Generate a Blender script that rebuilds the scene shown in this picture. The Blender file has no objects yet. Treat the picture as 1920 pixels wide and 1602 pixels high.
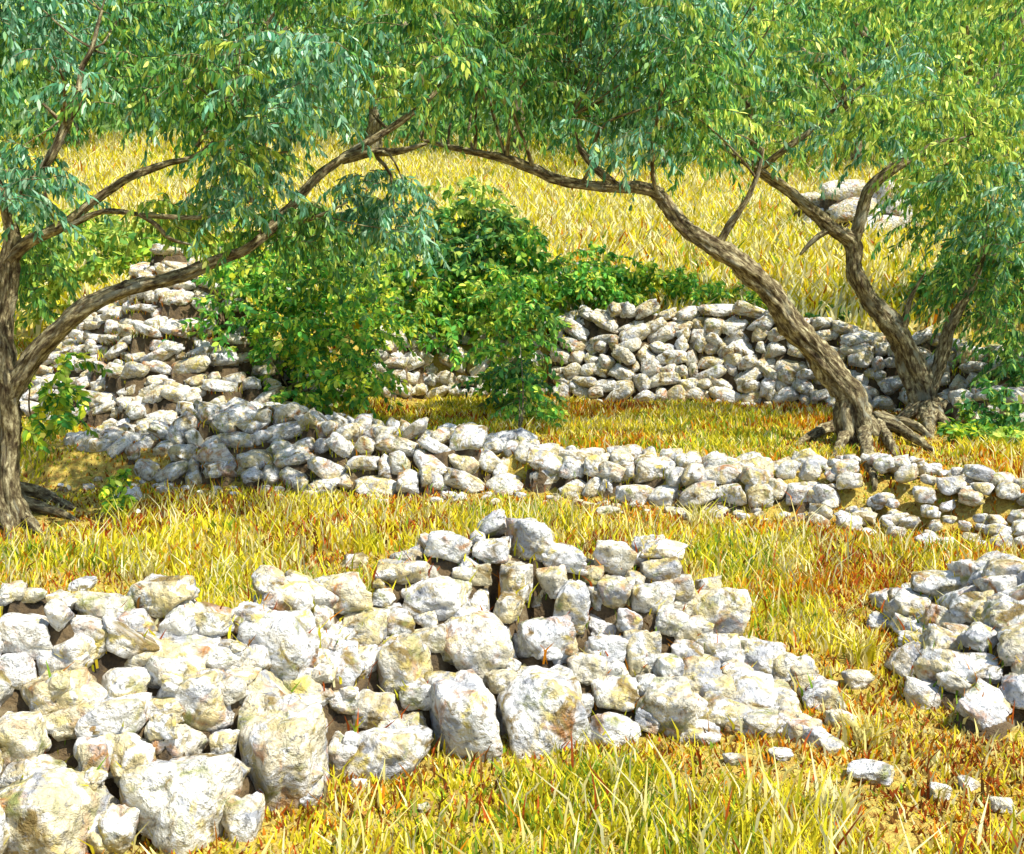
import bpy, math, random
import numpy as np

rng = np.random.default_rng(11)
random.seed(11)
scene = bpy.context.scene
COL = scene.collection

# ---------------------------------------------------------------- camera
W0, H0, FPX = 1920.0, 1602.0, 2059.0
CAM = np.array([0.0, 0.0, 1.95])
PITCH = math.atan(272.0 / FPX)
cam_d = bpy.data.cameras.new('camera')
cam = bpy.data.objects.new('camera', cam_d)
COL.objects.link(cam)
cam.location = CAM
cam.rotation_euler = (math.radians(90) - PITCH, 0, 0)
cam_d.sensor_fit = 'HORIZONTAL'
cam_d.sensor_width = 36.0
cam_d.lens = 36.0 * FPX / W0
cam_d.clip_start = 0.05
cam_d.clip_end = 2000
scene.camera = cam

# ---------------------------------------------------------------- sky, sun, exposure
SUN_AZ = np.array([0.84, -0.54]); SUN_AZ = SUN_AZ / np.linalg.norm(SUN_AZ)
SUN_EL = math.radians(58)
world = bpy.data.worlds.new('World'); scene.world = world; world.use_nodes = True
nt = world.node_tree
bgn = nt.nodes['Background']
sky = nt.nodes.new('ShaderNodeTexSky'); sky.sky_type = 'NISHITA'; sky.sun_disc = False
sky.sun_elevation = SUN_EL
sky.sun_rotation = math.atan2(SUN_AZ[0], SUN_AZ[1])
nt.links.new(sky.outputs[0], bgn.inputs[0]); bgn.inputs[1].default_value = 0.15
sd = bpy.data.lights.new('sun', 'SUN'); sd.energy = 5.0; sd.angle = math.radians(0.6); sd.color = (1.0, 0.97, 0.90)
sun = bpy.data.objects.new('sun', sd); COL.objects.link(sun)
from mathutils import Vector
sv = Vector((SUN_AZ[0] * math.cos(SUN_EL), SUN_AZ[1] * math.cos(SUN_EL), math.sin(SUN_EL)))
sun.rotation_euler = sv.to_track_quat('Z', 'Y').to_euler()
sun.location = (6, -6, 12)
vs = scene.view_settings
vs.view_transform = 'Standard'; vs.look = 'None'; vs.gamma = 1.0; vs.exposure = 0.62
vs.use_curve_mapping = False
cy = scene.cycles
cy.max_bounces = 4; cy.diffuse_bounces = 2; cy.glossy_bounces = 1; cy.transmission_bounces = 2

# ---------------------------------------------------------------- helpers
def lin(h):
    h = h.lstrip('#')
    v = np.array([int(h[i:i + 2], 16) / 255.0 for i in (0, 2, 4)])
    return np.where(v <= 0.04045, v / 12.92, ((v + 0.055) / 1.055) ** 2.4)

def hash3(i, j, k, seed):
    n = (i.astype(np.int64) * 374761393 + j.astype(np.int64) * 668265263 + k.astype(np.int64) * 2147483647 + seed * 1274126177) & 0xffffffff
    n = ((n ^ (n >> 13)) * 1274126177) & 0xffffffff
    n = ((n ^ (n >> 16)) * 2246822519) & 0xffffffff
    n = n ^ (n >> 15)
    return (n & 0xffffff) / float(0xffffff)

def noise3(p, seed=0):
    p = np.asarray(p, float)
    f = np.floor(p); t = p - f; t = t * t * (3 - 2 * t)
    i, j, k = f[..., 0], f[..., 1], f[..., 2]
    r = 0
    for a in (0, 1):
        wa = t[..., 0] if a else 1 - t[..., 0]
        for b in (0, 1):
            wb = t[..., 1] if b else 1 - t[..., 1]
            for c in (0, 1):
                wc = t[..., 2] if c else 1 - t[..., 2]
                r = r + wa * wb * wc * hash3(i + a, j + b, k + c, seed)
    return r

def noise2(x, y, seed=0):
    x = np.asarray(x, float); y = np.asarray(y, float)
    return noise3(np.stack([x, y, np.zeros_like(x) + 0.37], -1), seed)

def fbm2(x, y, seed=0, o=3):
    r = 0; a = 0.5; s = 0
    for q in range(o):
        r = r + a * noise2(np.asarray(x) * 2 ** q, np.asarray(y) * 2 ** q, seed + q); s += a; a *= 0.5
    return r / s

def sstep(a, b, x):
    t = np.clip((x - a) / (b - a), 0, 1)
    return t * t * (3 - 2 * t)

def terrain(x, y):
    x = np.asarray(x, float); y = np.asarray(y, float)
    z = 0.10 * (fbm2(x * 0.45, y * 0.45, 3) - 0.5) + 0.05 * (fbm2(x * 1.7, y * 1.7, 9) - 0.5)
    y1 = np.where(x > 0, 10.0 - 0.45 * x, 10.2)
    z = z + 0.30 * sstep(y1, y1 + 0.45, y)
    right = sstep(-3.0, -1.2, x)
    z = z + right * 1.0 * sstep(15.7, 16.5, y) + (1 - right) * 1.0 * sstep(12.0, 17.5, y)
    z = z + 0.245 * np.maximum(0, y - 16.3) + 0.0026 * np.clip(y - 30, 0, 50) ** 2 + 0.26 * np.maximum(0, y - 80)
    z = z + 0.9 * (fbm2(x * 0.09, y * 0.09, 21) - 0.5) * sstep(17, 26, y)
    return z

CP, SP = math.cos(PITCH), math.sin(PITCH)
def ray(px, py):
    u = (np.asarray(px, float) - W0 / 2) / FPX
    v = (H0 / 2 - np.asarray(py, float)) / FPX
    dy = CP + v * SP
    dz = -SP + v * CP
    return u / dy, dz / dy              # x and z per metre travelled along y

def at(px, py, D):
    a, b = ray(px, py)
    D = np.asarray(D, float)
    return np.stack(np.broadcast_arrays(CAM[0] + a * D, D, CAM[2] + b * D), -1)

DS = np.concatenate([np.arange(2.6, 30, 0.01), np.arange(30, 90, 0.05)])
def ground_at(px, py):
    a, b = ray(px, py)
    z = CAM[2] + b * DS
    hit = np.where(z <= terrain(a * DS, DS))[0]
    D = DS[hit[0]] if len(hit) else DS[-1]
    return np.array([a * D, D, float(terrain(a * D, D))])

# -------- mesh building
def np_mesh(name, V, F, mat, col=None, smooth=False, vec=None):
    V = np.asarray(V, np.float32); F = np.asarray(F, np.int32)
    me = bpy.data.meshes.new(name)
    m, k = F.shape
    me.vertices.add(len(V)); me.vertices.foreach_set('co', V.ravel())
    me.loops.add(m * k); me.loops.foreach_set('vertex_index', F.ravel())
    me.polygons.add(m); me.polygons.foreach_set('loop_start', np.arange(0, m * k, k, dtype=np.int32))
    if smooth:
        me.polygons.foreach_set('use_smooth', np.ones(m, bool))
    if col is not None:
        ca = me.color_attributes.new('Col', 'FLOAT_COLOR', 'POINT')
        c4 = np.ones((len(V), 4), np.float32); c4[:, :3] = col
        ca.data.foreach_set('color', c4.ravel())
    if vec is not None:
        va = me.attributes.new('bark', 'FLOAT_VECTOR', 'POINT')
        va.data.foreach_set('vector', np.asarray(vec, np.float32).ravel())
    me.update(calc_edges=True)
    if mat: me.materials.append(mat)
    return me

def obj(name, data, parent=None, loc=None):
    o = bpy.data.objects.new(name, data); COL.objects.link(o)
    if loc is not None: o.location = loc
    if parent is not None: o.parent = parent
    return o

def tag(o, label=None, cat=None, group=None, kind=None):
    if label: o['label'] = label
    if cat: o['category'] = cat
    if group: o['group'] = group
    if kind: o['kind'] = kind
    return o

def thing(name, label, cat, loc=(0, 0, 0), group=None):
    o = obj(name, None, None, loc); o.empty_display_size = 0.2
    return tag(o, label, cat, group)

# ---------------------------------------------------------------- materials
def new_mat(name):
    m = bpy.data.materials.new(name); m.use_nodes = True
    n = m.node_tree.nodes; l = m.node_tree.links
    return m, n, l, n['Principled BSDF'], n['Material Output']

def N(n, t, **kw):
    x = n.new(t)
    for k, v in kw.items(): setattr(x, k, v)
    return x

def ramp(n, stops, interp='LINEAR'):
    r = n.new('ShaderNodeValToRGB'); e = r.color_ramp.elements; r.color_ramp.interpolation = interp
    while len(e) < len(stops): e.new(0.5)
    for q, (p, c) in zip(e, stops):
        q.position = p
        q.color = tuple(c) + (1,) if len(c) == 3 else c
    return r

def mixc(n, l, fac, a, b, mode='MIX'):
    m = n.new('ShaderNodeMix'); m.data_type = 'RGBA'; m.blend_type = mode
    for sock, v in ((m.inputs[0], fac), (m.inputs[6], a), (m.inputs[7], b)):
        if hasattr(v, 'links'): l.new(v, sock)
        elif isinstance(v, (int, float)): sock.default_value = v
        else: sock.default_value = tuple(v) + (1,)
    return m.outputs[2]

def noise_tex(n, l, vec, scale, detail=4, rough=0.6, dist=0.0):
    t = n.new('ShaderNodeTexNoise'); t.inputs['Scale'].default_value = scale
    t.inputs['Detail'].default_value = detail; t.inputs['Roughness'].default_value = rough
    t.inputs['Distortion'].default_value = dist
    if vec is not None: l.new(vec, t.inputs['Vector'])
    return t.outputs[0]

def make_stone_mat():
    m, n, l, b, out = new_mat('limestone')
    tc = N(n, 'ShaderNodeTexCoord'); oi = N(n, 'ShaderNodeObjectInfo')
    gp = N(n, 'ShaderNodeNewGeometry')
    add = N(n, 'ShaderNodeVectorMath', operation='ADD')
    mul = N(n, 'ShaderNodeVectorMath', operation='SCALE'); mul.inputs['Scale'].default_value = 37.0
    cmb = N(n, 'ShaderNodeCombineXYZ')
    for i in range(3): l.new(oi.outputs['Random'], cmb.inputs[i])
    l.new(cmb.outputs[0], mul.inputs[0]); l.new(gp.outputs['Position'], add.inputs[0]); l.new(mul.outputs[0], add.inputs[1])
    v = add.outputs[0]
    def mask(scale, lo, hi, detail=5, dist=0.0, rough=0.62):
        r = ramp(n, [(lo, (0, 0, 0)), (hi, (1, 1, 1))]); l.new(noise_tex(n, l, v, scale, detail, rough, dist), r.inputs[0]); return r.outputs[0]
    tone = ramp(n, [(0.0, (0.80, 0.79, 0.74)), (0.14, (0.60, 0.52, 0.31)), (0.28, (0.80, 0.79, 0.74)), (0.42, (0.68, 0.68, 0.67)), (0.56, (0.80, 0.78, 0.68)), (0.70, (0.66, 0.56, 0.32)), (0.82, (0.82, 0.81, 0.77)), (0.92, (0.55, 0.50, 0.37)), (1.0, (0.76, 0.73, 0.64))])
    l.new(oi.outputs['Random'], tone.inputs[0])
    c = mixc(n, l, mask(3.6, 0.50, 0.60, 4, 0.8), tone.outputs[0], (0.58, 0.48, 0.24))
    c = mixc(n, l, mask(5.0, 0.53, 0.62, 4, 0.8), c, (0.38, 0.385, 0.39))
    c = mixc(n, l, mask(9.0, 0.52, 0.60, 4, 1.0), c, (0.82, 0.81, 0.76))
    c = mixc(n, l, mask(4.2, 0.56, 0.65, 4, 1.0), c, (0.24, 0.17, 0.06))
    c = mixc(n, l, mask(5.5, 0.56, 0.70, 4, 0.8), c, (0.42, 0.20, 0.07))
    c = mixc(n, l, mask(8.0, 0.57, 0.69, 4, 0.6), c, (0.62, 0.50, 0.14))
    c = mixc(n, l, mask(7.0, 0.58, 0.71, 4, 0.6), c, (0.27, 0.28, 0.09))
    c = mixc(n, l, mask(42.0, 0.56, 0.70, 4), c, (0.22, 0.21, 0.18))
    l.new(c, b.inputs['Base Color']); b.inputs['Roughness'].default_value = 0.92
    b.inputs['Specular IOR Level'].default_value = 0.2
    vor = N(n, 'ShaderNodeTexVoronoi'); vor.inputs['Scale'].default_value = 26; l.new(v, vor.inputs['Vector'])
    h1 = noise_tex(n, l, v, 18, 5, 0.7, 0.3)
    ma = N(n, 'ShaderNodeMath', operation='MULTIPLY_ADD'); l.new(vor.outputs['Distance'], ma.inputs[0]); ma.inputs[1].default_value = 0.35; l.new(h1, ma.inputs[2])
    bm = N(n, 'ShaderNodeBump'); bm.inputs['Strength'].default_value = 1.0; bm.inputs['Distance'].default_value = 0.05
    l.new(ma.outputs[0], bm.inputs['Height']); l.new(bm.outputs[0], b.inputs['Normal'])
    return m

def make_core_mat():
    m, n, l, b, out = new_mat('rubble_earth')
    gp = N(n, 'ShaderNodeNewGeometry')
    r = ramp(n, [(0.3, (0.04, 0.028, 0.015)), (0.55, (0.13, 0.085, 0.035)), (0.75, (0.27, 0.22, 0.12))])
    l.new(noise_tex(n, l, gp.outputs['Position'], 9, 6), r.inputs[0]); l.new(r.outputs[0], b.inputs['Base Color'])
    b.inputs['Roughness'].default_value = 1
    bm = N(n, 'ShaderNodeBump'); bm.inputs['Distance'].default_value = 0.05; l.new(noise_tex(n, l, gp.outputs['Position'], 22, 6), bm.inputs['Height']); l.new(bm.outputs[0], b.inputs['Normal'])
    return m

def make_ground_mat():
    m, n, l, b, out = new_mat('dry_earth')
    gp = N(n, 'ShaderNodeNewGeometry'); v = gp.outputs['Position']
    r = ramp(n, [(0.25, (0.16, 0.09, 0.03)), (0.42, (0.36, 0.22, 0.05)), (0.55, (0.46, 0.33, 0.06)), (0.68, (0.36, 0.13, 0.03)), (0.85, (0.52, 0.42, 0.14))])
    l.new(noise_tex(n, l, v, 2.6, 5, 0.7), r.inputs[0])
    f = ramp(n, [(0.45, (0, 0, 0)), (0.62, (1, 1, 1))]); l.new(noise_tex(n, l, v, 24, 6), f.inputs[0])
    c = mixc(n, l, f.outputs[0], r.outputs[0], (0.50, 0.40, 0.09))
    sp0 = N(n, 'ShaderNodeSeparateXYZ'); l.new(v, sp0.inputs[0])
    m0 = N(n, 'ShaderNodeMapRange'); m0.inputs[1].default_value = 16.0; m0.inputs[2].default_value = 17.5; l.new(sp0.outputs[1], m0.inputs[0])
    st = ramp(n, [(0.35, (0.62, 0.48, 0.07)), (0.6, (0.74, 0.64, 0.20))]); l.new(noise_tex(n, l, v, 3, 6), st.inputs[0])
    c = mixc(n, l, m0.outputs[0], c, st.outputs[0])
    # beyond the field the slope is wooded: green undergrowth
    sp = N(n, 'ShaderNodeSeparateXYZ'); l.new(v, sp.inputs[0])
    mr = N(n, 'ShaderNodeMapRange'); mr.inputs[1].default_value = 33; mr.inputs[2].default_value = 39; l.new(sp.outputs[1], mr.inputs[0])
    g = ramp(n, [(0.3, (0.05, 0.10, 0.03)), (0.6, (0.13, 0.21, 0.05)), (0.8, (0.30, 0.30, 0.08))]); l.new(noise_tex(n, l, v, 1.3, 7), g.inputs[0])
    c = mixc(n, l, mr.outputs[0], c, g.outputs[0])
    l.new(c, b.inputs['Base Color']); b.inputs['Roughness'].default_value = 1; b.inputs['Specular IOR Level'].default_value = 0.1
    bm = N(n, 'ShaderNodeBump'); bm.inputs['Distance'].default_value = 0.06; l.new(noise_tex(n, l, v, 15, 4, 0.7), bm.inputs['Height']); l.new(bm.outputs[0], b.inputs['Normal'])
    return m

def make_leaf_mat(name, transl=0.35, rough=0.55, spec=0.3):
    m, n, l, b, out = new_mat(name)
    a = N(n, 'ShaderNodeAttribute', attribute_name='Col')
    l.new(a.outputs['Color'], b.inputs['Base Color'])
    b.inputs['Roughness'].default_value = rough; b.inputs['Specular IOR Level'].default_value = spec
    t = N(n, 'ShaderNodeBsdfTranslucent'); l.new(a.outputs['Color'], t.inputs['Color'])
    mx = N(n, 'ShaderNodeMixShader'); mx.inputs[0].default_value = transl
    l.new(b.outputs[0], mx.inputs[1]); l.new(t.outputs[0], mx.inputs[2]); l.new(mx.outputs[0], out.inputs['Surface'])
    return m

def make_bark_mat():
    m, n, l, b, out = new_mat('olive_bark')
    a = N(n, 'ShaderNodeAttribute', attribute_name='bark')
    v = a.outputs['Vector']
    r = ramp(n, [(0.34, (0.035, 0.02, 0.01)), (0.46, (0.12, 0.09, 0.045)), (0.55, (0.28, 0.23, 0.115)), (0.66, (0.60, 0.53, 0.30))])
    l.new(noise_tex(n, l, v, 26, 7, 0.68, 0.4), r.inputs[0])
    f = ramp(n, [(0.56, (0, 0, 0)), (0.68, (1, 1, 1))]); l.new(noise_tex(n, l, v, 9, 5), f.inputs[0])
    c = mixc(n, l, f.outputs[0], r.outputs[0], (0.27, 0.26, 0.18))
    l.new(c, b.inputs['Base Color']); b.inputs['Roughness'].default_value = 0.95; b.inputs['Specular IOR Level'].default_value = 0.15
    bm = N(n, 'ShaderNodeBump'); bm.inputs['Strength'].default_value = 1.0; bm.inputs['Distance'].default_value = 0.03
    l.new(noise_tex(n, l, v, 34, 5, 0.7, 0.5), bm.inputs['Height']); l.new(bm.outputs[0], b.inputs['Normal'])
    return m

M_STONE, M_CORE, M_GROUND, M_BARK = make_stone_mat(), make_core_mat(), make_ground_mat(), make_bark_mat()
M_LEAF = make_leaf_mat('olive_leaf', 0.5, 0.5, 0.3)
M_GRASS = make_leaf_mat('dry_grass', 0.30, 0.75, 0.15)

# ---------------------------------------------------------------- ground
def axis(fine, lo, hi, step, far, nfar):
    a = np.arange(lo, hi + 1e-6, step)
    g = np.geomspace(step, far, nfar)
    return np.concatenate([lo - g[::-1], a, hi + g])
gx = axis(0, -14, 14, 0.14, 400, 34); gy = np.concatenate([np.linspace(-120, 2.2, 16)[:-1], np.arange(2.2, 20, 0.12), np.arange(20, 60, 0.5), np.geomspace(60, 800, 30)])
XX, YY = np.meshgrid(gx, gy)
ZZ = terrain(XX, YY)
nx, ny = len(gx), len(gy)
idx = np.arange(nx * ny).reshape(ny, nx)
F = np.stack([idx[:-1, :-1], idx[:-1, 1:], idx[1:, 1:], idx[1:, :-1]], -1).reshape(-1, 4)
g = obj('ground', np_mesh('ground', np.stack([XX, YY, ZZ], -1).reshape(-1, 3), F, M_GROUND, smooth=True))
tag(g, 'terraced hillside of dry reddish ochre earth rising to a wooded slope', None, None, 'structure')

# ---------------------------------------------------------------- stones
import bmesh
def ico(sub):
    bm = bmesh.new(); bmesh.ops.create_icosphere(bm, subdivisions=sub, radius=1)
    V = np.array([v.co[:] for v in bm.verts]); F = np.array([[v.index for v in f.verts] for f in bm.faces]); bm.free()
    return V, F
def rock_mesh(seed, sub):
    r = np.random.default_rng(seed)
    V, F = ico(sub)
    k = r.integers(7, 12)
    nrm = r.normal(size=(k, 3)); nrm /= np.linalg.norm(nrm, axis=1)[:, None]
    nrm = np.concatenate([nrm, np.eye(3), -np.eye(3)]) + r.normal(scale=0.13, size=(k + 6, 3))
    nrm /= np.linalg.norm(nrm, axis=1)[:, None]
    d = np.concatenate([r.uniform(0.74, 1.02, k), r.uniform(0.74, 0.95, 6)])
    q = np.maximum(V @ nrm.T, 1e-3) / d
    p = 30.0
    rad = (q ** p).sum(1) ** (-1 / p)
    P = V * rad[:, None]
    disp = 0
    for fr, am in ((1.7, 0.15), (3.6, 0.14), (7.5, 0.10), (15, 0.06)):
        nz = noise3(P * fr + seed * 7.3, seed)
        disp = disp + am * (nz - 0.5) - am * 0.5 * np.maximum(0, 0.34 - nz) * 2
    P = P * (1 + disp)[:, None]
    lo, hi = P.min(0), P.max(0)
    P = (P - (lo + hi) / 2) / (hi - lo)
    return np_mesh('stone', P, F, M_STONE, smooth=True)
ROCKS_HI = [rock_mesh(100 + i, 4) for i in range(16)]
ROCKS_LO = [rock_mesh(300 + i, 3) for i in range(14)]

CELL = 0.04
GX0, GY0 = -12.0, 2.0
MASK = np.zeros((int(24 / CELL), int(26 / CELL)), bool)      # where stones cover the ground
def mask_disc(x, y, r):
    i0, i1 = int((x - r - GX0) / CELL), int((x + r - GX0) / CELL) + 1
    j0, j1 = int((y - r - GY0) / CELL), int((y + r - GY0) / CELL) + 1
    i0, j0 = max(i0, 0), max(j0, 0); i1, j1 = min(i1, MASK.shape[0]), min(j1, MASK.shape[1])
    if i1 <= i0 or j1 <= j0: return
    ii, jj = np.mgrid[i0:i1, j0:j1]
    MASK[i0:i1, j0:j1] |= ((GX0 + ii * CELL - x) ** 2 + (GY0 + jj * CELL - y) ** 2) < r * r
def masked(x, y):
    i = ((x - GX0) / CELL).astype(int); j = ((y - GY0) / CELL).astype(int)
    ok = (i >= 0) & (i < MASK.shape[0]) & (j >= 0) & (j < MASK.shape[1])
    r = np.zeros(len(x), bool); r[ok] = MASK[i[ok], j[ok]]
    return r

def put_stone(parent, p, size, hi=False, tilt=0.25, name='stone', rz=None, roll=None):
    me = random.choice(ROCKS_HI if hi else ROCKS_LO)
    o = obj(name, me, parent)
    base = np.array(parent.location) if parent else np.zeros(3)
    p = np.array(p, float); p[2] = max(p[2], float(terrain(p[0], p[1])) + 0.12 * size[2])
    o.location = tuple(p - base)
    o.scale = size
    o.rotation_euler = (random.uniform(-tilt, tilt), roll if roll is not None else random.uniform(-tilt, tilt),
                        (random.uniform(-0.35, 0.35) if rz is None else rz) + random.choice((0, math.pi)))
    mask_disc(p[0], p[1], 0.40 * max(size[0], size[1]))
    return o

WALLS = []; GAPS = []
class Wall:
    def __init__(s, name, label, stations, thick, batter=0.35, cat='stone wall', shift=0.04):
        # station: (px, base_y, top_y) in photograph coordinates, lifted into the place via the ground
        s.px = np.array([a[0] for a in stations], float)
        s.by = np.array([a[1] for a in stations], float); s.ty = np.array([a[2] for a in stations], float)
        s.thick = thick; s.batter = batter; s.shift = shift
        G = np.array([ground_at(a[0], a[1]) for a in stations]); s.G = G
        s.Dt = G[:, 1] + thick * batter
        s.H = np.array([at(a[0], a[2], d)[2] for a, d in zip(stations, s.Dt)]) - G[:, 2]
        s.H = np.maximum(s.H, 0.06)
        seg = np.linalg.norm(np.diff(G[:, :2], axis=0), axis=1); s.S = np.concatenate([[0], np.cumsum(seg)]); s.L = s.S[-1]
        mid = len(stations) // 2
        s.root = thing(name, label, cat, tuple(G[mid]))
        WALLS.append(s)
    def pt(s, q):
        return np.array([np.interp(q, s.S, s.G[:, i]) for i in range(3)]), float(np.interp(q, s.S, s.H))
    def core(s):
        sh = s.shift
        # packed earth and rubble under and between the stones
        base = np.array(s.root.location); c = 0.05
        st = [(np.array(o.location) + base, np.array(o.scale)) for o in s.root.children]
        P = np.array([a for a, b in st]); lo = P[:, :2].min(0) - 0.5; hi = P[:, :2].max(0) + 0.5
        nx_, ny_ = ((hi - lo) / c).astype(int) + 2
        X, Y = np.meshgrid(lo[0] + np.arange(nx_) * c, lo[1] + np.arange(ny_) * c, indexing='ij')
        T = terrain(X, Y); Z = np.full_like(X, -99.0)
        for p, sz in st:
            p = p + np.array([0, sh, 0]); rx, ry = 0.50 * sz[0], 0.50 * sz[1] + 0.03
            i0, i1 = int((p[0] - rx - lo[0]) / c), int((p[0] + rx - lo[0]) / c) + 2
            j0, j1 = int((p[1] - ry - lo[1]) / c), int((p[1] + ry - lo[1]) / c) + 2
            q = ((X[i0:i1, j0:j1] - p[0]) / rx) ** 2 + ((Y[i0:i1, j0:j1] - p[1]) / ry) ** 2
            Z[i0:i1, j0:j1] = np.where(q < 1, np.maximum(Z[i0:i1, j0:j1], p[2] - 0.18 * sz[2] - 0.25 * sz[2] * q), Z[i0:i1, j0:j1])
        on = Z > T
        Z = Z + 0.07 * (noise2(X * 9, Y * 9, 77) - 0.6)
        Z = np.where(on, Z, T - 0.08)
        face = on[:-1, :-1] | on[1:, :-1] | on[1:, 1:] | on[:-1, 1:]
        I = np.arange(nx_ * ny_).reshape(nx_, ny_)
        Fq = np.stack([I[:-1, :-1], I[1:, :-1], I[1:, 1:], I[:-1, 1:]], -1)[face]
        u, inv = np.unique(Fq.ravel(), return_inverse=True)
        V = np.stack([X, Y, Z], -1).reshape(-1, 3)[u] - base
        GAPS.append((V + base)[on.ravel()[u]])
        obj('rubble_core', np_mesh('rubble_core', V, inv.reshape(-1, 4), M_CORE, smooth=True), s.root)
    def fill(s, size, hi=False, aspect=0.62, var=0.45, top=True, keep=1.0, spill=0, back=0.0, jum=0.05, tilt=0.3, rz=None):
        n = 0
        hs = size * aspect
        row = 0
        while True:
            h0 = row * hs * 0.86
            if h0 > s.H.max(): break
            q = random.uniform(-0.2, 0.2) * size
            while q < s.L:
                w = size * random.uniform(1 - var, 1 + var)
                p, H = s.pt(q + w / 2)
                if h0 + hs * 0.35 < H and random.random() < keep:
                    t = min(1, (h0 + hs * 0.5) / max(H, 0.1))
                    hh = hs * random.uniform(0.8, 1.3); dd = size * random.uniform(0.8, 1.2)
                    put_stone(s.root, p + np.array([w / 2 * 0, s.thick * s.batter * t + back + random.uniform(-jum, jum), min(h0 + hh * 0.45, H - 0.25 * hh) + random.uniform(-jum, jum) * 0.6]), (w * 1.06, dd, hh), hi, tilt, rz=random.uniform(-jum, jum) * 8); n += 1
                q += w * 0.93
            row += 1
        if top:
            off = s.thick * s.batter + size * 0.55
            while off < s.thick:
                q = random.uniform(0, size * 0.5)
                while q < s.L:
                    w = size * random.uniform(1 - var, 1 + var); p, H = s.pt(q + w / 2)
                    hh = hs * random.uniform(0.7, 1.2)
                    put_stone(s.root, p + np.array([0, off + random.uniform(-0.06, 0.06), H * (1 - 0.25 * (off / s.thick) ** 2) - hh * 0.35 + random.uniform(-jum, jum) * 0.6]), (w, size, hh), hi, tilt); n += 1
                    q += w
                off += size * 0.85
        for _ in range(spill):
            q = random.uniform(0, s.L); p, H = s.pt(q); w = size * random.uniform(0.2, 0.45)
            y = p[1] - abs(random.gauss(0, 0.18)); x = p[0] + random.uniform(-.1, .1)
            put_stone(s.root, (x, y, float(terrain(x, y)) + w * 0.2), (w, w * 0.8, w * 0.6), hi); n += 1
        return n
    def explicit(s, stones, hi=True):
        for st in stones:
            cx, cy, w, h = st[:4]; roll = st[4] if len(st) > 4 else None
            by, ty = np.interp(cx, s.px, s.by), np.interp(cx, s.px, s.ty)
            gD = np.interp(cx, s.px, s.G[:, 1])
            t = np.clip((by - cy) / max(by - ty, 1), 0, 1)
            D = gD + t * s.thick * s.batter + 0.02
            k = D / FPX * (1.22 if cx > 1280 and hi else 1.0)
            dep = 0.5 * (w + h) * k * random.uniform(0.95, 1.2)
            put_stone(s.root, at(cx, cy, D), (w * k * 1.06, dep, h * k * 1.06), hi, tilt=0.16, roll=roll)
    def gaps(s, nrand, lo, hi_, hi=True, depth=0.10):
        for _ in range(nrand):
            q = random.uniform(0, s.L); p, H = s.pt(q); t = random.uniform(0, 1.0)
            w = random.uniform(lo, hi_)
            put_stone(s.root, p + np.array([0, s.thick * s.batter * t + depth, H * t * 0.95]), (w, w, w * random.uniform(0.55, 0.9)), hi, tilt=0.6)

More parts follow.
